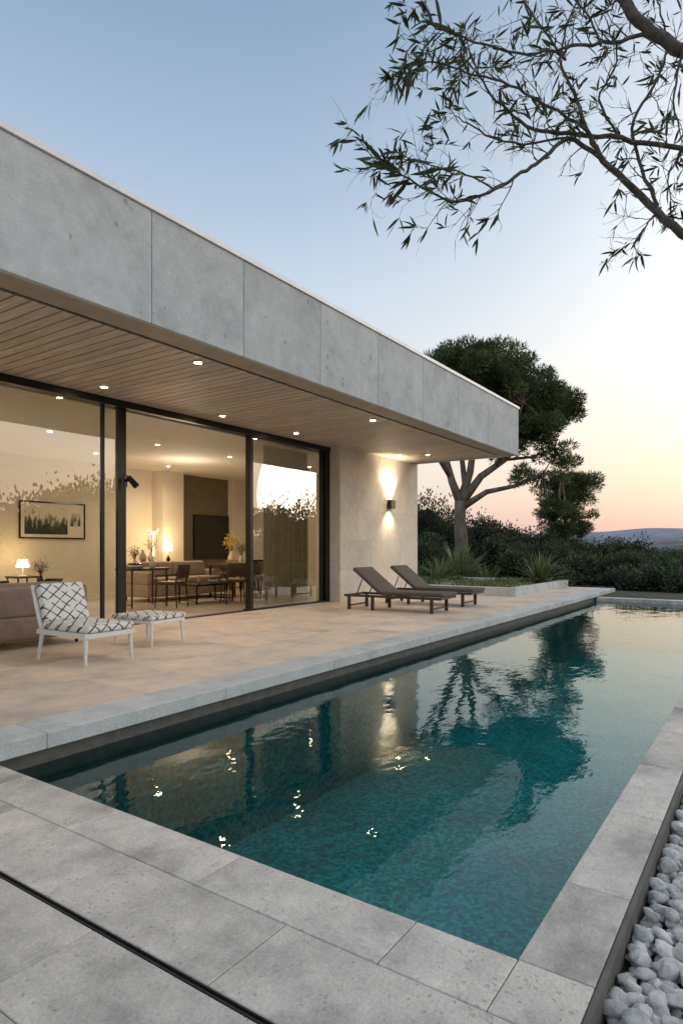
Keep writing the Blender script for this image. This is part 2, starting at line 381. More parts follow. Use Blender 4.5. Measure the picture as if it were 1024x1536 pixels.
row(1.29,1.65,1.355,.845); row(.90,1.265,1.02,.845); row(.38,.90,1.5,.845); row(-.2,.38,.9,.845); row(-.8,-.2,1.3,.845); row(-1.4,-.8,.9,.845); row(-2.2,-1.4,.9,.845)
b.obj('poolside_paving',bevel=.003,seg=1)
b=MB()
b.box((-2.19,.44,-.218),(1.9,PY1-.06,ZN-.012),M_grout); b.box((1.92,.44,-.225),(17.33,PY0-.01,ZN-.012),M_grout); b.box((PX1+.02,PY0,-.225),(17.33,3.7,ZN-.012),M_grout)
b.box((1.2665,.43,ZN-.05),(1.2705,3.72,ZN-.003),M_frame); b.box((1.2845,.43,ZN-.05),(1.2885,3.72,ZN-.003),M_frame)
b.obj('paving_bed')
b=MB(); b.box((-2.2,.405,-.27),(17.36,.423,ZN-.006),M_darkedge); b.obj('metal_edging')
# ------------------------------------------------------------------ deck
b=MB()
x=-4.0
while x<19.2:
    c=min(x+1.55,19.25); tiles(b,x,c,3.72,4.08,0,.10,M_cop,.0012); x+=1.55
b.obj('deck_coping',bevel=.006,seg=2)
b=MB()
rows=[4.08,5.03,5.98,6.93,7.88]
for r,(a,c) in enumerate(zip(rows[:-1],rows[1:])):
    x=-4.0-(r%2)*.7
    while x<19.2:
        c2=min(x+1.45,19.25); x1=max(x,-4)
        e=19.25 if a<5.0 else 14.62
        if x1<e: tiles(b,x1,min(c2,e),a,c,0,.05,M_deck,.0022)
        x+=1.45
b.obj('deck_paving',bevel=.002,seg=1)
b=MB(); b.box((-4,3.79,-.42),(19.2,4.1,-.102),M_darkedge); b.box((-4,4.101,-.25),(14.6,7.9,-.012),M_grout); b.box((14.602,4.101,-.25),(19.2,5.02,-.012),M_grout)  # dark face below the coping paints in the shadow gap above the water
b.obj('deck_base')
# ------------------------------------------------------------------ planter
b=MB(); g=.2
b.box((14.62,5.03,-.2),(19.25,5.2,g),M_cop); b.box((14.62,5.2,-.2),(14.8,9.4,g),M_cop); b.box((19.08,5.2,-.2),(19.25,9.4,g),M_cop); b.box((14.8,9.23,-.2),(19.08,9.4,g),M_cop)
b.box((16.4,5.2,-.2),(16.55,9.23,.16),M_cop)
b.obj('planter',bevel=.008)
V=[];F=[];nn=24
for j in range(nn):
    for i in range(nn):
        V.append((14.8+(19.08-14.8)*i/(nn-1),5.2+4.03*j/(nn-1),.10+.05*math.sin(i*.9)*math.cos(j*.7)+.02*random.random()))
for j in range(nn-1):
    for i in range(nn-1): F.append((j*nn+i,j*nn+i+1,(j+1)*nn+i+1,(j+1)*nn+i))
npmesh('planting_bed',V,F,[M_soil],smooth=True)
n=9000; C=np.stack([rng.uniform(14.85,19.0,n),rng.uniform(5.25,9.2,n),rng.uniform(.08,.14,n)],1)
msk=(np.sin(C[:,0]*2.3+1)+np.cos(C[:,1]*2.9)+rng.normal(size=n)*.4)>.2; C=C[msk]
V,F=leaves(C,np.stack([rng.normal(size=len(C))*.6,rng.normal(size=len(C))*.6,np.ones(len(C))],1),rng.uniform(.08,.2,len(C)),.035)
npmesh('ground_cover_plants',V,F,[M_agave])
# ------------------------------------------------------------------ HOUSE
H=empty('modern_house',(0,0,0))
XE=14.6; YF=4.95; YG=7.9; ZB=3.32; ZT=4.41; XL=-3.0; YB=13.7
b=MB(); b.box((XL,YF+.05,ZB+.045),(XE-.05,YB+.3,ZT-.01),M_darkedge); b.obj('roof_core',H)
b=MB(); js=[XL,-.2,1.9,3.99,5.27,6.74,8.22,9.7,11.2,12.7,XE]
for a,c in zip(js[:-1],js[1:]): b.box((a+.003,YF,ZB),(c-.003,YF+.06,ZT),M_fascia)
yj=[YF+.06,6.4,7.9,9.4,10.9,12.4,YB+.32]
for a,c in zip(yj[:-1],yj[1:]):
    b.box((XE-.06,a+.003,ZB),(XE,c-.003,ZT),M_fascia); b.box((XL,a+.003,ZB),(XL+.06,c-.003,ZT),M_fascia)
b.obj('fascia_panels',H,bevel=.004,seg=1)
b=MB()
b.box((XL-.02,YF-.024,ZT+.002),(XE+.02,YF+.16,ZT+.06),M_metalcap); b.box((XE-.16,YF+.162,ZT+.002),(XE+.02,YB+.34,ZT+.06),M_metalcap); b.box((XL-.02,YF+.162,ZT+.002),(XL+.16,YB+.34,ZT+.06),M_metalcap)
b.obj('roof_cap',H,bevel=.004)
b=MB(); b.box((XL+.06,YF+.062,ZB+.002),(XE-.062,YF+.36,ZB+.04),M_band); b.box((XE-.36,YF+.362,ZB+.002),(XE-.062,7.58,ZB+.04),M_band)
b.box((XL+.06,YF+.363,ZB+.012),(XE-.363,YF+.392,ZB+.03),M_frame)
b.obj('soffit_border',H)
b=MB(); x=XL+.07; p=.145
while x<XE-.40:
    b.box((x+.008,YF+.395,ZB-.008),(min(x+p,XE-.365)-.008,YG-.02,ZB+.012),M_slat); x+=p
b.obj('soffit_boards',H)
b=MB(); b.box((XL+.065,YF+.397,ZB+.02),(XE-.366,YG+.1,ZB+.044),M_black); b.obj('soffit_backing',H)
b=MB()
zc=[0.002,.66,1.32,1.98,2.64,ZB-.001]
for i,(a,c) in enumerate(zip(zc[:-1],zc[1:])):
    xx=[11.05]+([12.3,13.7] if i%2 else [11.75,13.05,14.1])+[XE-.02]
    for e,f in zip(xx[:-1],xx[1:]): b.box((e+.0008,7.6,a+.0008),(f-.0008,7.66,c-.0008),M_wall)
b.box((11.052,7.662,.002),(XE-.02,8.1,ZB-.002),M_wall)
b.box((XE-.3,8.1,.002),(XE-.02,YB,ZB-.002),M_wall)
b.box((XL+.3,YB,.0),(XE-.02,YB+.25,ZB-.002),M_wall)
b.box((XL+.3,8.1,.0),(XL+.5,YB,ZB-.002),M_wall)
b.obj('stone_walls',H,bevel=.0015,seg=1)
b=MB(); b.box((XL+.5,7.9,-.2),(XE-.3,YB,.006),M_floorin); b.obj('interior_floor',H)
b=MB(); b.box((XL+.5,YG+.12,3.19),(XE-.3,YB-.04,3.315),M_ceil); b.obj('interior_ceiling',H)
b=MB(); b.box((XL+.5,YB-.06,.006),(11.55,YB-.002,3.19),M_white); b.box((11.0,YB-.5,.006),(11.7,YB-.062,3.19),M_white)
b.box((11.7,YB-.14,.006),(13.75,YB-.002,3.19),M_olive); b.box((13.75,YB-.4,.006),(XE-.31,YB-.002,3.19),M_white); b.box((XE-.36,8.12,.006),(XE-.302,YB-.4,3.19),M_white)
b.box((11.06,8.11,.006),(XE-.36,8.16,3.19),M_white)
b.box((XL+.502,8.0,.006),(XL+.55,YB-.06,3.19),M_white)
b.obj('interior_walls',H)
b=MB(); b.box((12.35,YB-.22,.87),(13.7,YB-.142,2.1),M_black); b.box((12.0,YB-.5,.35),(13.7,YB-.15,.6),M_wood); b.obj('fireplace_screen',H,bevel=.006)
b=MB(); ZH=3.21
b.box((XL+.5,YG-.05,ZH),(11.048,YG+.115,ZB-.012),M_frame)
b.box((XL+.5,YG-.04,.007),(5.9,YG+.10,.035),M_frame); b.box((5.9,YG-.04,.007),(8.5,YG+.10,.014),M_frame); b.box((8.5,YG-.04,.007),(11.04,YG+.10,.035),M_frame)
def post(x0,x1,y0=-.03,y1=.09): b.box((x0,YG+y0,.036),(x1,YG+y1,ZH-.001),M_frame)
post(5.49,5.54,.0,.05); post(5.74,5.80,-.03,.03); post(5.82,5.93,.035,.10); post(8.55,8.63,-.035,.09)
post(10.74,10.80,-.02,.03); post(10.82,10.88,.035,.08); post(10.90,11.045,-.035,.10)
post(2.3,2.36,.0,.05); post(-.6,-.54,0,.05)
b.obj('door_frames',H,bevel=.003,seg=1)
b=MB()
def pane(x0,x1,y): b.add([(x0,YG+y,.036),(x1,YG+y,.036),(x1,YG+y,ZH),(x0,YG+y,ZH)],[(0,1,2,3)],M_glass)
pane(2.36,5.49,.02); pane(-.54,2.3,.02); pane(XL+.55,-.6,.02); pane(5.54,5.74,.01); pane(8.63,10.74,.02); 
b.obj('glass_panes',H)
V=[];F=[]; nx=170
for i in range(nx):
    x=9.35+1.35*i/(nx-1); y=8.22+.05*math.sin(i*.55)+.02*math.sin(i*.23)
    V+= [(x,y,.03),(x,y,3.17)]
for i in range(nx-1): F.append((2*i,2*i+2,2*i+3,2*i+1))
npmesh('curtain',V,F,[M_sheer],smooth=True)
LC_W=(1,.79,.54)
def lightobj(name,typ,loc,e,col=LC_W,size=.05,spot=None,blend=.6,rot=None,parent=None):
    l=bpy.data.lights.new(name,typ); l.energy=e; l.color=col
    if typ in('POINT','SPOT'): l.shadow_soft_size=size
    if spot: l.spot_size=R(spot); l.spot_blend=blend
    o=bpy.data.objects.new(name,l); S.collection.objects.link(o); o.location=loc
    if rot: o.rotation_euler=rot
    if parent: o.parent=parent
    return o
def downlight(x,y,z,e,spot=110,r=.045):
    p=empty('ceiling_downlight',(x,y,z))
    b=MB(); b.lathe([(r+.018,-.006),(r+.018,.0),(r,.001),(r,-.006)],(0,0,0),M_metalcap,20); b.obj('trim_ring',p)
    b=MB(); b.lathe([(r*.9,-.0085),(r*.9,-.0065)],(0,0,0),M_lamp,16); b.obj('lens',p)
    if e: lightobj('beam','SPOT',(0,0,-.03),e,spot=spot,blend=.8,parent=p,size=.04)
for x,y in [(5.18,7.4),(5.11,5.52),(7.4,7.42),(9.3,7.4),(9.09,5.58),(12.9,7.2),(13.17,6.6)]:
    downlight(x,y,ZB-.009,32,spot=130)
downlight(1.6,7.42,ZB-.009,30,130); downlight(1.1,5.52,ZB-.009,24,130)
for x,y,e in [(6.2,10.4,55),(8.2,10.0,0),(8.2,12.0,55),(10.2,10.0,0),(10.5,12.4,60),(12.5,11.5,55),(4.0,12.0,55),(3.8,10.0,0),(6.0,12.4,0),(12.6,9.6,0),(1.5,11,55)]:
    downlight(x,y,3.189,e,spot=155)
for x in (4,10): lightobj('room_fill_light','POINT',(x,11.2,2.5),38,col=(1,.82,.60),size=.3)  # added fill points without fixtures, standing in for bounced room light
p=empty('wall_sconce',(13.1,7.6,2.19))
b=MB(); b.box((-.10,-.13,-.10),(.10,-.03,-.095),M_frame); b.box((-.10,-.13,-.095),(-.094,-.03,.10),M_frame); b.box((.094,-.13,-.095),(.10,-.03,.10),M_frame); b.box((-.094,-.13,-.095),(.094,-.124,.10),M_frame); b.box((-.094,-.036,-.095),(.094,-.03,.10),M_frame); b.box((-.04,-.03,-.06),(.04,0,.06),M_frame)
b.obj('housing',p)
b=MB(); b.box((-.07,-.11,.06),(.07,-.05,.07),M_lamp); b.obj('lens',p)
lightobj('uplight','SPOT',(0,-.14,.12),170,spot=105,blend=1,rot=(R(180-18),0,0),parent=p,size=.04,col=(1,.82,.58))
lightobj('downbeam','SPOT',(0,-.13,-.13),40,spot=110,blend=1,rot=(R(16),0,0),parent=p,size=.04,col=(1,.82,.58))
b=MB(); b.tube([(0,0,0),(0,-.09,0)],.02,M_black,10); b.tube([(-.02,-.10,.05),(.05,-.2,-.09)],[.035,.05],M_black,14); b.box((-.03,-.02,-.09),(.03,.0,.09),M_black)
b.obj('outdoor_spotlight',loc=(5.86,YG-.03,2.14),bevel=.003)
# ------------------------------------------------------------------ furniture outdoors
def lounge_chair(loc,rz):
    b=MB(); w=.275
    for sx in(-1,1):
        b.tube([(sx*w,-.36,0),(sx*(w-.015),-.34,.31)],[.015,.025],M_wfr,8)
        b.tube([(sx*w,.42,0),(sx*(w-.015),.37,.28),(sx*(w-.0),.44,.52),(sx*(w-.0),.53,.76)],[.015,.025,.024,.018],M_wfr,8)
        b.box((sx*w-.022,-.38,.265),(sx*w+.022,.42,.315),M_wfr)
    b.box((-w+.02,-.38,.262),(w-.02,-.34,.312),M_wfr); b.box((-w+.02,.36,.25),(w-.02,.40,.29),M_wfr); b.box((-w,.51,.70),(w,.55,.75),M_wfr,)
    for k in range(6): b.box((-w+.02,-.30+k*.11,.285),(w-.02,-.25+k*.11,.30),M_wfr)
    o=b.obj('frame',None,bevel=.005)
    e=empty('lounge_chair',loc); e.rotation_euler=(0,0,rz); o.parent=e
    b=MB(); b.box((-.28,-.40,.316),(.28,.36,.39),M_lat); b.obj('seat_cushion',e,bevel=.030,seg=4,smooth=True)
    rot=Matrix.Rotation(R(-20),3,'X'); b=MB(); b.box((-.262,.29,.38),(.262,.38,.80),M_lat,rot,(0,.33,.38)); b.obj('back_cushion',e,bevel=.035,seg=4,smooth=True)
    return e
lounge_chair((3.90,5.86,0),R(2))
def footstool(loc,rz):
    e=empty('footstool',loc); e.rotation_euler=(0,0,rz)
    b=MB()
    for sx in(-1,1):
        for sy in(-1,1): b.tube([(sx*.26,sy*.30,0),(sx*.245,sy*.28,.30)],[.014,.022],M_wfr,8)
        b.box((sx*.26-.02,-.31,.265),(sx*.26+.02,.31,.305),M_wfr)
    for sy in(-1,1): b.box((-.24,sy*.29-.02,.262),(.24,sy*.29+.02,.302),M_wfr)
    for k in range(4): b.box((-.24,-.24+k*.14,.28),(.24,-.19+k*.14,.292),M_wfr)
    b.obj('frame',e,bevel=.004)
    b=MB(); b.box((-.29,-.33,.307),(.29,.33,.36),M_lat); b.obj('cushion',e,bevel=.022,seg=4,smooth=True)
footstool((5.0,6.25,0),R(6))
def sun_lounger(loc,rz):
    e=empty('sun_lounger',loc); e.rotation_euler=(0,0,rz); w=.34
    b=MB()
    for sx in(-1,1):
        b.box((sx*w-.02,-.0,.24),(sx*w+.02,1.95,.285),M_lounge_f)
        for y in (.18,1.35,1.85): b.box((sx*w-.018,y-.03,0),(sx*w+.018,y+.03,.24),M_lounge_f)
        b.tube([(sx*.25,1.75,.25),(sx*.25,1.62,.56)],.012,M_lounge_f,6)
    for y in (.0,.9,1.91): b.box((-w+.02,y,.245),(w-.02,y+.04,.28),M_lounge_f)
    b.box((-w+.018,.17,.06),(w-.018,.2,.09),M_lounge_f); b.box((-w+.018,1.84,.06),(w-.018,1.87,.09),M_lounge_f)
    b.obj('frame',e,bevel=.005)
    b=MB(); b.box((-.35,-.03,.288),(.35,1.2,.355),M_lounge_c); b.obj('seat_pad',e,bevel=.022,seg=3,smooth=True)
    rot=Matrix.Rotation(R(38),3,'X'); b=MB(); b.box((-.35,1.21,.288),(.35,1.93,.355),M_lounge_c,rot,(0,1.2,.30)); b.obj('back_pad',e,bevel=.022,seg=3,smooth=True)
sun_lounger((10.3,4.75,0),R(3)); sun_lounger((11.8,4.82,0),R(2))
# ------------------------------------------------------------------ sofas
def sofa(name,loc,rz,w,dp,h,mat):
    e=empty(name,loc); e.rotation_euler=(0,0,rz)
    b=MB(); b.box((-w/2,-dp/2,.10),(w/2,dp/2,.38),mat); b.box((-w/2,dp/2-.2,.36),(w/2,dp/2,h),mat)
    b.box((-w/2,-dp/2,.36),(-w/2+.18,dp/2-.2,h-.16),mat); b.box((w/2-.18,-dp/2,.36),(w/2,dp/2-.2,h-.16),mat)
    k=max(1,round((w-.36)/.8))
    for i in range(k):
        a=-w/2+.19+(w-.38)*i/k; c=-w/2+.17+(w-.38)*(i+1)/k
        b.box((a,-dp/2-.01,.382),(c,dp/2-.21,.50),mat); b.box((a,dp/2-.4,.503),(c,dp/2-.205,h+.04),mat)
    b.obj('upholstery',e,bevel=.045,seg=4,smooth=True)
    b=MB()
    for sx in(-1,1):
        for sy in(-1,1): b.tube([(sx*(w/2-.1),sy*(dp/2-.1),0),(sx*(w/2-.1),sy*(dp/2-.1),.12)],.02,M_black,8)
    b.obj('feet',e)
sofa('leather_sofa',(3.5,7.38,0.0),R(180),2.3,.85,.70,M_leather)
sofa('sofa',(9.7,11.2,0.006),R(0),2.3,.95,.80,M_beige)
def table(name,loc,w,d,h,mat,top=.04,leg=.03,shelf=False):
    b=MB(); b.box((-w/2,-d/2,h-top),(w/2,d/2,h),mat)
    for sx in(-1,1):
        for sy in(-1,1):
            x=sx*(w/2-leg-.01);y=sy*(d/2-leg-.01); b.box((x-leg/2,y-leg/2,0),(x+leg/2,y+leg/2,h-top),mat)
        x=sx*(w/2-leg-.01); b.box((x-leg/2,-d/2+leg*1.6,.05),(x+leg/2,d/2-leg*1.6,.07),mat)
    if shelf: b.box((-w/2+.05,-d/2+.05,.18),(w/2-.05,d/2-.05,.20),mat)
    return b.obj(name,loc=loc,bevel=.004)
table('coffee_table',(5.2,9.4,.006),1.4,.8,.55,M_wood,shelf=True)
table('coffee_table',(9.4,9.9,.006),1.1,.6,.40,M_black)
table('console_table',(8.0,10.2,.006),.9,.5,.75,M_wood)
table('console_table',(10.6,12.8,.006),1.3,.4,.80,M_wood,shelf=True)
def chair(loc,rz,mat,seat=M_wood):
    e=empty('dining_chair',loc); e.rotation_euler=(0,0,rz)
    b=MB()
    for sx in(-1,1):
        b.tube([(sx*.22,-.22,0),(sx*.2,-.2,.44)],[.012,.016],mat,8); b.tube([(sx*.22,.24,0),(sx*.2,.2,.44),(sx*.2,.27,.82)],[.012,.016,.012],mat,8)
        b.tube([(sx*.21,-.2,.62),(sx*.21,.22,.64)],.014,mat,8); b.tube([(sx*.21,-.2,.44),(sx*.21,-.2,.62)],.012,mat,8)
    b.obj('frame',e)
    b=MB(); b.box((-.23,-.24,.44),(.23,.22,.50),seat); b.box((-.21,.21,.56),(.21,.255,.84),seat,Matrix.Rotation(R(-9),3,'X'),(0,.22,.5)); b.obj('seat',e,bevel=.02,seg=3,smooth=True)
chair((9.5,9.2,.006),R(150),M_black); chair((9.9,9.5,.006),R(-60),M_black,M_beige); chair((8.2,9.6,.006),R(200),M_black); chair((10.3,9.0,.006),R(20),M_wood)
chair((10.9,9.9,.006),R(180),M_black,M_beige); chair((11.8,9.9,.006),R(180),M_black,M_beige); chair((11.9,11.3,.006),R(0),M_black,M_beige)
table('dining_table',(11.4,10.6,.006),1.8,.9,.75,M_wood,leg=.05)
def vase(name,loc,s,mat,flowers=None):
    e=empty(name,loc); b=MB(); b.lathe([(.05*s,0),(.09*s,.06*s),(.10*s,.14*s),(.05*s,.24*s),(.035*s,.28*s),(.045*s,.31*s)],(0,0,0),mat,18); b.obj('vase_body',e,smooth=True)
    if flowers:
        b=MB()
        for i in range(12):
            a=random.uniform(0,6.28); r=random.uniform(.05,.2)*s; b.tube([(0,0,.28*s),(r*.4*math.cos(a),r*.4*math.sin(a),.42*s),(r*math.cos(a),r*math.sin(a),random.uniform(.45,.7)*s)],.004,M_agave,5)
        b.obj('stems',e)
        n=260; C=rng.normal(size=(n,3))*np.array([.11,.11,.1])*s+np.array([0,0,.55*s]); V,F=leaves(C,rng.normal(size=(n,3)),.05*s,.03*s); npmesh('blossom',V,F,[flowers],parent=e)
M_yel=simple('yellow_petals',(.75,.52,.08),.6,var=.2,island=.4); M_wpet=simple('white_petals',(.7,.62,.5),.6,var=.1,island=.3)
vase('flower_vase',(12.5,12.2,.756),1.0,M_wpet,M_yel); table('side_table',(12.5,12.2,.006),.5,.5,.75,M_wood)
vase('flower_vase',(10.25,12.75,.806),.8,M_wpet,M_wpet); vase('flower_vase',(5.4,9.3,.556),.55,M_black,M_wpet)
vase('flower_vase',(7.85,10.25,.756),.55,M_wpet,M_agave); vase('ceramic_vase',(8.2,10.15,.756),.6,M_white); vase('ceramic_vase',(9.15,9.85,.406),.5,M_beige); vase('flower_vase',(11.2,10.6,.756),.7,M_wpet,M_agave)
vase('ceramic_vase',(10.05,12.8,.806),.9,M_beige); vase('ceramic_vase',(10.75,12.7,.806),.5,M_black)
def lamp(loc,e=14,h=.5):
    p=empty('table_lamp',loc); b=MB(); b.lathe([(.09,0),(.09,.015),(.012,.02),(.012,h*.55)],(0,0,0),M_metalcap,16); b.obj('lamp_base',p)
    b=MB(); b.lathe([(.13,h*.55),(.09,h)],(0,0,0),M_lampin,20); b.obj('shade',p)
    lightobj('bulb','POINT',(0,0,h+.08),e,col=(1,.62,.28),size=.08,parent=p)
lamp((7.2,13.1,.556),10,.35); table('side_table',(7.2,13.1,.006),.5,.5,.55,M_wood); lamp((10.9,12.9,.806),16,.5)
b=MB(); b.tube([(0,0,0),(0,0,.75)],.012,M_lampin,8)
for a in (-.14,-.07,.07,.14): b.tube([(0,0,.3+abs(a)),(a,0,.35+abs(a)),(a,0,.62+abs(a))],.009,M_metalcap,8); b.lathe([(.012,.62+abs(a)),(.004,.7+abs(a))],(a,0,0),M_lampin,8)
b.lathe([(.08,0),(.07,.02)],(0,0,0),M_metalcap,16)
b.obj('candelabra',loc=(10.45,12.9,.806))
def books(loc,rz,s=1):
    b=MB()
    for i,(w_,d_) in enumerate([(.3,.22),(.27,.2),(.24,.17)]): b.box((-w_/2*s,-d_/2*s,i*.035),(w_/2*s,d_/2*s,i*.035+.032),[M_leather,M_white,M_black][i])
    b.obj('book_stack',loc=loc,rz=rz,bevel=.003)
books((4.85,9.5,.557),.3); books((9.65,9.95,.407),.8); books((7.7,10.05,.757),.1,.8)
def bowl(loc):
    b=MB(); b.lathe([(.05,0),(.14,.05),(.17,.10),(.16,.10),(.12,.05)],(0,0,0),M_black,24); b.obj('decor_bowl',loc=loc,smooth=True)
bowl((5.7,9.5,.557)); bowl((11.7,10.5,.757))
p=empty('framed_picture',(8.2,YB-.065,1.78)); W=.8; Hh=.42
b=MB(); t=.03
b.box((-W,-.04,-Hh),(W,-.0,-Hh+t),M_black); b.box((-W,-.04,Hh-t),(W,0,Hh),M_black); b.box((-W,-.04,-Hh+t),(-W+t,0,Hh-t),M_black); b.box((W-t,-.04,-Hh+t),(W,0,Hh-t),M_black); b.obj('frame',p,bevel=.003)
b=MB(); b.box((-W+t,-.02,-Hh+t),(W-t,-.005,Hh-t),M_white); b.obj('mount',p)
b=MB(); b.box((-W+.12,-.025,-Hh+.1),(W-.45,-.0205,Hh-.1),M_pic); b.box((W-.38,-.025,-.12),(W-.12,-.0205,.2),M_pic); b.obj('print',p)
# ------------------------------------------------------------------ pebbles
def ico(sub):
    bm=bmesh.new(); bmesh.ops.create_icosphere(bm,subdivisions=sub,radius=1); bm.verts.ensure_lookup_table()
    V=np.array([v.co[:] for v in bm.verts]); F=np.array([[v.index for v in f.verts] for f in bm.faces]); bm.free(); return V,F
def lumpy(V,amp,fr,seed):
    r=np.random.default_rng(seed); out=np.ones(len(V))
    for k in range(7):
        d=r.normal(size=3)*fr*(1+.35*k); out+=amp/(1+.3*k)*np.sin(V@d+r.uniform(0,6))
    return V*out[:,None]
def facet(V,seed):
    r=np.random.default_rng(seed); V=V.copy()
    for k in range(9):
        n=r.normal(size=3); n/=np.linalg.norm(n); t=r.uniform(.62,.9); s=V@n; m=s>t
        V[m]-=np.outer((s[m]-t)*.8,n)
    return V
def pebbles():
    Vs=[];Fs=[];o=0
    t3=[facet(lumpy(ico(3)[0],.085,2.4,s),s) for s in range(12)]; f3=ico(3)[1]
    t2=[facet(lumpy(ico(2)[0],.07,2.0,s),s) for s in range(12)]; f2=ico(2)[1]
    pts=[]; x=.9; sp=.041
    while x<7.5:
        y=.39
        while y>-.9:
            if y>.105*x-.22 or x<2.4: pts.append((x+random.uniform(-.018,.018),y+random.uniform(-.018,.018)))
            y-=sp
        x+=sp
    for layer in (0,1):
        for (x,y) in pts:
            if layer==1 and random.random()<.45: continue
            near=x<3.4
            T,Fc=((t3,f3) if near else (t2,f2)); V=T[random.randrange(12)]
            s=random.choice([.014,.018,.022,.026,.030,.034])
            sc=np.array([s*random.uniform(.9,1.45),s*random.uniform(.75,1.1),s*random.uniform(.6,.9)])
            R3=np.array((Matrix.Rotation(random.uniform(0,6.28),3,'Z')@Matrix.Rotation(random.uniform(-.7,.7),3,'X')))
            P=(V*sc)@R3.T+np.array([x+random.uniform(-.01,.01)*layer,min(.39-s*.5,y),-.235+s*.6+layer*.028+random.uniform(0,.010)])
            Vs.append(P); Fs.append(Fc+o); o+=len(P)
    npmesh('pebbles',np.concatenate(Vs),np.concatenate(Fs),[M_peb],smooth=True)
pebbles()
# ------------------------------------------------------------------ vegetation
def bushset(name,lst,dens,leafL,leafW,mat,loose=.2):
    LV=[];LF=[];o=0;tri=[]
    icoV,icoF=ico(2)
    for (x,y,r,h) in lst:
        z0=gz(x,y)
        k=random.randint(6,9); lob=[(0,0,h*.5,r*.8,h*.48)]
        for i in range(k):
            a=random.uniform(0,6.28); q=random.uniform(.4,.8)*r; lr=random.uniform(.3,.55)*r
            zz=random.uniform(.25,.82)*h; lob.append((q*math.cos(a),q*math.sin(a),zz,lr,min(lr*.9,h-zz+.15)))
        for (lx,ly,lz,lr,lh) in lob:
            n=int(dens*(lr*lr+lr*lh)*4)
            d=rng.normal(size=(n,3)); d/=np.linalg.norm(d,axis=1,keepdims=True)
            rad=rng.uniform(.72,1.06,n)+.14*np.sin(d[:,0]*7+lx)*np.cos(d[:,2]*6+ly)+(rng.random(n)<.10)*rng.uniform(0,loose,n)
            c0=np.array([x+lx,y+ly,z0+lz])
            C=d*np.array([lr,lr,lh])*rad[:,None]+c0
            C=C[C[:,2]>z0-.1]
            dv=rng.normal(size=(len(C),3))*.8+(C-c0)/lr+np.array([0,0,.4])
            V,F=leaves(C,dv,rng.uniform(.6,1.3,len(C))*leafL,rng.uniform(.7,1.2,len(C))*leafW)
            LV.append(V);LF.append(F+o);o+=len(V)
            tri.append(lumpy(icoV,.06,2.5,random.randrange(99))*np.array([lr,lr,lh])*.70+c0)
    e=empty(name)
    npmesh('leaves',np.concatenate(LV),np.concatenate(LF),[mat],parent=e)
    o=0;cf=[]
    for cv in tri: cf.append(icoF+o); o+=len(cv)
    npmesh('shadow_cores',np.concatenate(tri),np.concatenate(cf),[M_core],parent=e,smooth=True)  # near-black solid cores paint the shaded bush interior and block see-through; no branches
    return e
lst=[(27.0,13.6,2.1,4.3),(24.5,15.3,1.8,3.6),(30,12.8,2.2,3.7),(30.9,11.4,2.0,3.2),(31.9,10.0,2.1,3.1),(34.9,9.2,2.0,3.0),(35.9,7.7,1.7,2.6),(37.5,7.2,1.1,2.3),(39.1,6.3,1.3,3.9),(41,6.6,.9,3.0),(37.9,4.8,1.4,2.0),(39,3.3,1.8,2.2),(42,5.4,1.5,2.6),(43,3.0,2.0,2.5),
 (30,2.2,1.5,1.6),(30,.4,1.6,1.9),(33,16,2.5,4.4),(22,17,2,3.5),(32.5,6.6,1.5,1.7),(33,4.4,1.5,1.5),(34,2.5,1.6,1.8),(46,8,3,4.2),(50,11,3,5.6),(52,5,3,4.2),(48,1,3,3.4),(60,8,4,5.4),(62,3,4,5.0),(72,7,5,6)]
bushset('shrub_mass',lst,125,.17,.075,M_shrub)
lst=[(26.3,9.6,1.4,2.1),(27.4,8.1,1.3,1.8),(28.4,6.7,1.2,1.5),(28.1,5.0,1.3,1.5),(29,3.6,1.0,1.1),(24.6,8.1,1.0,1.2),(25.6,6.4,1.0,1.2),(24.6,4.6,.9,.8),(25.4,3.0,1.1,1.1),(26.5,1.6,1.1,1.4),(23.0,11.8,1.3,1.9),(22.4,9.8,.9,1.2),(23.5,2.2,.8,.8),(22.3,6.4,.7,.8)]
bushset('garden_shrubs',lst,150,.15,.07,M_shrub2,.3)
lst=[]
for i in range(24):
    x=-6+i*3.3; y=-22+2*math.sin(i*1.7); top=(5.3 if x<34 else 5.6)+random.uniform(-1.5,1.2); lst.append((x,y,random.uniform(2.0,3.0),top-gz(x,y)))
bushset('hedgerow',lst,36,.36,.16,M_shrub,.4)
def agave(name,loc,n,r,wd,mat=M_agave):
    b_v=[];b_f=[];o=0
    for i in range(n):
        a=random.uniform(0,6.28); e=random.uniform(.15,1.35); l=r*random.uniform(.75,1.1)
        hx,hy=math.cos(a),math.sin(a); sx,sy=-hy,hx; P=[]
        for k in range(6):
            t=k/5; ang=e-t*t*.55*(1.4-e); 
            if k==0: px,pz=0,0
            else: px+=math.cos(ang)*l/5; pz+=math.sin(ang)*l/5
            ww=wd*(.7+.6*t)*(1-t**2.2)+.002
            P+=[(hx*px+sx*ww,hy*px+sy*ww,pz+ww*.5),(hx*px,hy*px,pz),(hx*px-sx*ww,hy*px-sy*ww,pz+ww*.5)]
        b_v+=P
        for k in range(5):
            for c in range(2): b_f.append((o+k*3+c,o+k*3+c+1,o+k*3+3+c+1,o+k*3+3+c))
        o+=18
    return npmesh(name,b_v,b_f,[mat],loc=loc,smooth=True)
agave('yucca_plant',(20.6,9.1,-.15),150,1.6,.042); agave('yucca_plant',(20.4,8.0,-.2),70,.9,.034); agave('yucca_plant',(18.4,5.6,.1),100,1.0,.032); agave('yucca_plant',(18.0,8.6,.1),80,1.0,.03)
agave('yucca_plant',(17.0,8.3,.1),50,.6,.022); agave('yucca_plant',(19.9,10.3,-.2),60,1.0,.034)
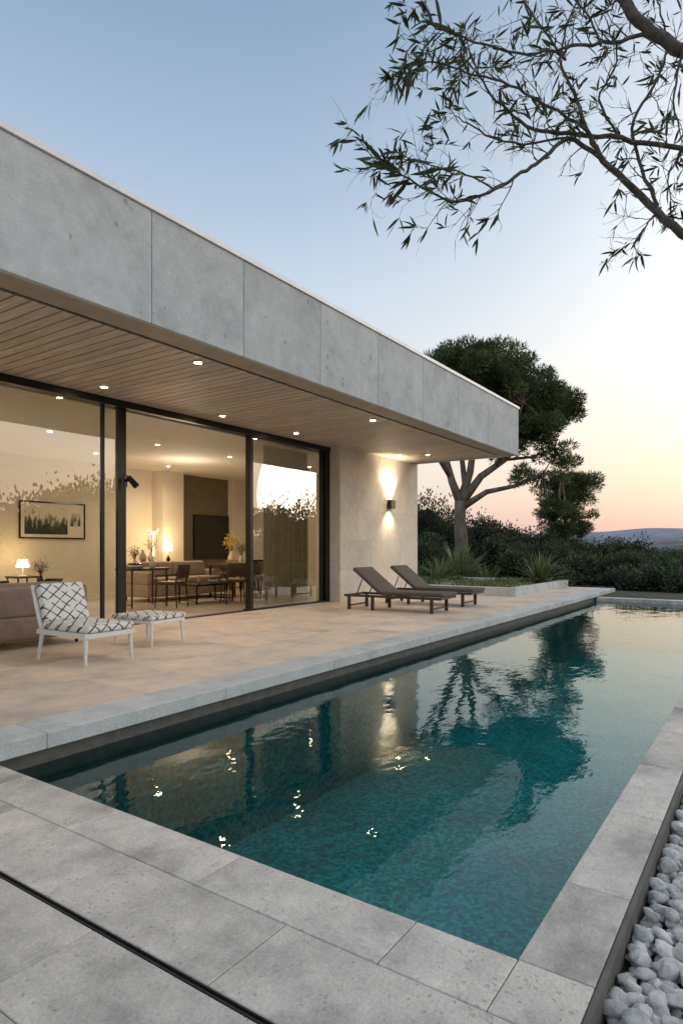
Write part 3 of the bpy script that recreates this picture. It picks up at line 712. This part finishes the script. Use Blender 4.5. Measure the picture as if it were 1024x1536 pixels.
def tree_pine(name,loc,rz,trunk,limbs,lobes,nclump,dens,extra=()):
    e=empty(name,loc); e.rotation_euler=(0,0,rz)
    b=MB(); b.tube(*trunk,M_bark,14)
    for pts,rad in limbs: b.tube(pts,rad,M_bark,9)
    cl=[]
    tot=sum(l[3]*l[4] for l in lobes)
    for (lx,ly,lz,rl,rh) in lobes:
        k=max(4,int(nclump*rl*rh/tot))
        for i in range(k):
            d=rng.normal(size=3); d/=np.linalg.norm(d); q=rng.uniform(.3,1.18)**.5
            if d[2]<-.2: d[2]*=.45
            cl.append((lx+d[0]*rl*q,ly+d[1]*rl*q,lz+d[2]*rh*q,rng.uniform(.24,.56)))
    for (x0,x1,z0,z1,k) in extra:
        for i in range(k): cl.append((rng.uniform(x0,x1),rng.uniform(-.9,.9),rng.uniform(z0,z1),rng.uniform(.18,.40)))
    ends=[Vector(p[j]) for p,_ in limbs for j in range(len(p)//2,len(p))]
    LV=[];LF=[];o=0
    for (x,y,z_,r) in cl:
        c=Vector((x,y,z_)); s=min(ends,key=lambda q:(q-c).length)
        m=(s+c)/2+Vector((random.uniform(-.2,.2),random.uniform(-.2,.2),-.15))
        b.tube([s,m,c],[.05,.03,.012],M_bark,5,cap=False)
        n=int(dens*r*r*4); d=rng.normal(size=(n,3)); d/=np.linalg.norm(d,axis=1,keepdims=True)
        C=d*np.array([1.15,1.15,.68])*r*(rng.random((n,1))**.4)+np.array([x,y,z_])
        dv=d+rng.normal(size=(n,3))*.5+np.array([0,0,.6])
        V,F=leaves(C,dv,rng.uniform(.12,.26,n),rng.uniform(.025,.05,n)); LV.append(V);LF.append(F+o);o+=len(V)
    b.obj('trunk_and_limbs',e,smooth=True)
    npmesh('needles',np.concatenate(LV),np.concatenate(LF),[M_pine],parent=e)
rz=R(-55.6)
Dd,Lt=26,4.84; bx,by=.825*Dd+.565*Lt,.565*Dd-.825*Lt
tree_pine('stone_pine',(bx,by,-.3),rz,
 ([(0,0,-.2),(.02,0,.6),(.12,0,1.5),(.05,.1,2.6),(.08,.1,3.4)],[.42,.33,.28,.25,.24]),
 [([(.08,.1,3.3),(-.25,.2,4.2),(-.5,.3,5.2),(-1.0,.5,6.8),(-1.5,.6,8.0)],[.2,.16,.13,.1,.05]),
  ([(-.3,.2,4.4),(-1.2,-.4,5.6),(-2.0,-.8,7.6)],[.12,.09,.04]),
  ([(.08,.1,3.4),(.5,.2,4.6),(.6,-.1,5.8),(.9,-.4,7.2),(.9,-.2,8.3)],[.2,.15,.12,.09,.05]),
  ([(.3,.2,4.0),(.3,.9,5.2),(.1,1.6,6.8),(.4,1.9,8)],[.13,.11,.08,.05]),
  ([(.1,.1,3.3),(.9,0,4.4),(1.9,.1,5.1),(2.8,.2,6.0),(3.4,.2,6.9)],[.2,.15,.12,.09,.05]),
  ([(1.5,.05,4.8),(2.0,-.8,6.0),(2.3,-1.2,7.2)],[.1,.08,.04]),
  ([(.1,.1,3.1),(1.1,-.2,3.75),(2.3,-.2,4.0),(3.4,-.1,4.5),(4.2,0,4.4)],[.16,.11,.08,.06,.03]),
  ([(1.9,.1,5.1),(3.0,0,5.2),(4.0,.2,5.6)],[.07,.05,.02])],
 [(0,0,8.2,2.3,1.3),(2.0,.2,7.7,2.3,1.5),(3.4,0,7.1,1.4,1.3),(-1.8,.2,8.3,1.6,1.0),(1.4,.4,6.9,1.6,1.0),(.8,-.8,8.5,2.0,1.0),(2.7,0,6.5,1.5,.8),(.6,.3,7.4,2.2,1.1)],
 400,520,extra=[(1.4,4.5,5.1,6.2,28),(2.4,5.0,3.9,5.1,18),(3.4,5.2,3.0,4.4,10)])
Dd,Lt=33,11.7; bx,by=.825*Dd+.565*Lt,.565*Dd-.825*Lt
tree_pine('pine_tree',(bx,by,gz(bx,by)),rz,([(0,0,-.2),(.1,0,2),(0,0,4.5)],[.2,.15,.08]),
 [([(0.05,0,2.5),(-.5,.1,3.6),(-.9,0,4.6)],[.08,.06,.03]),([(0,0,3),(.5,.1,4),(.8,0,5)],[.08,.06,.03])],
 [(0,0,3.4,1.1,1.2),(.1,0,4.8,1.0,1.2),(-.5,0,4.2,.9,.9),(.8,0,5.6,.8,.6)],70,420,extra=[(-1.3,1.5,2.6,6.2,20)])
# ------------------------------------------------------------------ overhead tree
def over_tree():
    Dd,Lt=3.1,3.5; bx,by=.825*Dd+.565*Lt,.565*Dd-.825*Lt
    e=empty('willow_leaf_tree',(bx,by,-.25)); e.rotation_euler=(0,0,rz)
    zc=CZ+.25
    def P(u,v,d):   # metres right of / above eye level, measured in the canopy
        s=d/946.; return Vector(((u-512)*s-Lt,d-Dd,(822-v)*s+zc))
    b=MB()
    b.tube([(0,0,-.1),(.05,.02,.8),(-.05,0,1.7),(-.1,.05,2.3)],[.14,.11,.09,.08],M_twig,14)
    hub=Vector((-.1,.05,2.3))
    paths=[
     ([hub,P(1200,480,3.3),P(1100,400,3.3),P(1024,350,3.3),P(960,292,3.3),P(905,240,3.25),P(880,195,3.2),P(862,140,3.2),P(840,95,3.2),P(848,45,3.2),P(870,-10,3.2)],[.055,.035,.026,.022,.018,.014,.010,.008,.006,.005,.004]),
     ([P(905,240,3.25),P(852,208,3.2),P(820,232,3.15),P(790,255,3.1),P(742,283,3.1),P(690,302,3.1),P(650,290,3.05),P(605,264,3.05),P(560,236,3.0)],[.012,.011,.010,.009,.008,.006,.005,.004,.003]),
     ([P(1100,240,3.4),P(1024,222,3.4),P(930,208,3.3),P(850,200,3.2),P(790,188,3.2),P(745,150,3.2),P(715,105,3.2),P(700,60,3.2)],[.014,.013,.012,.010,.008,.006,.004,.003]),
     ([hub,P(1180,200,3.0),P(1090,110,3.0),P(1024,75,3.0),P(975,45,3.0),P(935,0,3.0),P(900,-60,3.0)],[.05,.038,.034,.031,.028,.026,.022]),
     ([P(882,197,3.2),P(825,160,3.15),P(765,128,3.1),P(700,108,3.1),P(650,92,3.1),P(620,104,3.05),P(600,112,3.0)],[.008,.007,.006,.005,.004,.003,.0025]),
     ([P(975,45,3.0),P(930,62,3.05),P(860,68,3.1),P(790,80,3.1),P(715,62,3.1),P(670,45,3.1),P(640,35,3.1)],[.010,.009,.007,.006,.005,.004,.003]),
     ([P(985,305,3.3),P(958,240,3.4),P(950,180,3.4),P(985,120,3.4),P(1000,60,3.4),P(985,0,3.4)],[.010,.009,.008,.007,.006,.004]),
     ([P(848,90,3.2),P(805,30,3.2),P(770,-30,3.2)],[.006,.005,.003]),
     ([P(990,310,3.3),P(968,338,3.3),P(950,368,3.25)],[.006,.004,.002]),
     ([P(850,206,3.2),P(770,215,3.3),P(710,190,3.3),P(680,170,3.3)],[.006,.005,.004,.002]),
     ([P(742,282,3.1),P(700,262,3.0),P(655,248,3.0),P(610,235,2.95)],[.005,.004,.003,.002]),
     ([P(900,66,3.1),P(880,20,3.1),P(840,-20,3.1)],[.006,.005,.003]),
     ([P(930,208,3.3),P(900,150,3.3),P(925,90,3.3),P(910,30,3.3)],[.007,.006,.005,.003]),
     ([P(1024,222,3.4),P(1000,270,3.4),P(1010,310,3.4)],[.006,.004,.002]),
     ([P(1024,75,3.0),P(1010,140,3.0),P(1020,200,3.0)],[.007,.005,.003]),
     ([hub,P(1300,100,3.3),P(1250,-100,3.4),P(1180,-250,3.5)],[.05,.035,.025,.015]),
     ([hub,P(1500,200,3.6),P(1560,0,3.9),P(1600,-150,4.0)],[.05,.035,.02,.01]),
    ]
    LC=[];LD=[];LL=[]
    def jit(a): return Vector((random.gauss(0,a),random.gauss(0,a),random.gauss(0,a)))
    def twig(p,d,l,r,lev,leafp=.34):
        n=6; pts=[p]; q=p.copy(); dd=d.normalized(); bend=jit(.10)
        for i in range(n):
            dd=(dd+bend+jit(.15)).normalized(); q=q+dd*(l/n); pts.append(q.copy())
            if lev<2 and random.random()<.42: 
                twig(q.copy(),(dd+jit(.5)).normalized(),l*random.uniform(.4,.7),r*.65,lev+1,leafp)
        b.tube(pts,[r*(1-.12*i) for i in range(n+1)],M_twig,5,cap=False)
        if random.random()<leafp:
            for i in range(random.randint(2,5)):
                t=random.choice(pts[4:]); LC.append(t); LD.append((dd+jit(.45)+Vector((0,0,-.15))).normalized()); LL.append(random.uniform(.04,.10))
    for pi,(pts,rad) in enumerate(paths):
        sp=[];sr=[]
        for i in range(len(pts)-1):
            p0=pts[max(i-1,0)];p1=pts[i];p2=pts[i+1];p3=pts[min(i+2,len(pts)-1)]
            for k in range(5):
                t=k/5; q=.5*((2*p1)+(-p0+p2)*t+(2*p0-5*p1+4*p2-p3)*t*t+(-p0+3*p1-3*p2+p3)*t**3)
                sp.append(q+jit(.0035)); sr.append(rad[i]*(1-t)+rad[i+1]*t)
        sp.append(pts[-1]); sr.append(rad[-1])
        b.tube(sp,sr,M_twig,8)
        for i in range(2,len(sp)-1):
            if sr[i]>.016 and random.random()<.75: continue
            pr=.60 if sr[i]<.01 else .42
            if random.random()<pr:
                tan=(sp[min(i+1,len(sp)-1)]-sp[i-1]).normalized()
                d=(tan*.7+Vector((random.gauss(-.05,.6),random.gauss(0,.4),random.gauss(.06,.5)))).normalized()
                end=i/len(sp)
                twig(sp[i],d,random.uniform(.10,.26),max(.0018,min(.0036,sr[i]*.5)),0,.14+.34*end)
        tan=(sp[-1]-sp[-4]).normalized()
        for k in range(2): twig(sp[-1],(tan+jit(.35)).normalized(),random.uniform(.05,.10),.002,1,.6)
        big=pi in (1,4,10,5)
        for k in range(18 if big else 7):
            q=random.choice(sp[-10:]); LC.append(q); LD.append((tan+jit(.5)+Vector((0,0,-.45))).normalized()); LL.append(random.uniform(.07,.17) if big else random.uniform(.05,.10))
    b.obj('trunk_and_branches',e,smooth=True)
    C=np.array([c[:] for c in LC]);Dv=np.array([c[:] for c in LD]);Ln=np.array(LL)
    n=len(C); r_=rng.normal(size=(n,3)); side=np.cross(Dv,r_); side/=np.linalg.norm(side,axis=1,keepdims=True); nr=np.cross(Dv,side)
    Vv=[];secs=[(0,.12,0),(.3,.95,.03),(.65,.8,.02),(1.0,.03,-.06)]
    Wd=(Ln*.066+.0010)
    for t,wf,bn in secs:
        c=C+Dv*(Ln*t)[:,None]+nr*(Ln*bn)[:,None]
        Vv.append(c+side*(Wd*wf)[:,None]); Vv.append(c-side*(Wd*wf)[:,None])
    V=np.stack(Vv,1).reshape(-1,3)
    base=np.arange(n)*8
    F=np.concatenate([np.stack([base+2*k,base+2*k+1,base+2*k+3,base+2*k+2],1) for k in range(3)])
    npmesh('leaves',V,F,[M_oleaf],parent=e)
over_tree()
print('done',len(bpy.data.objects))
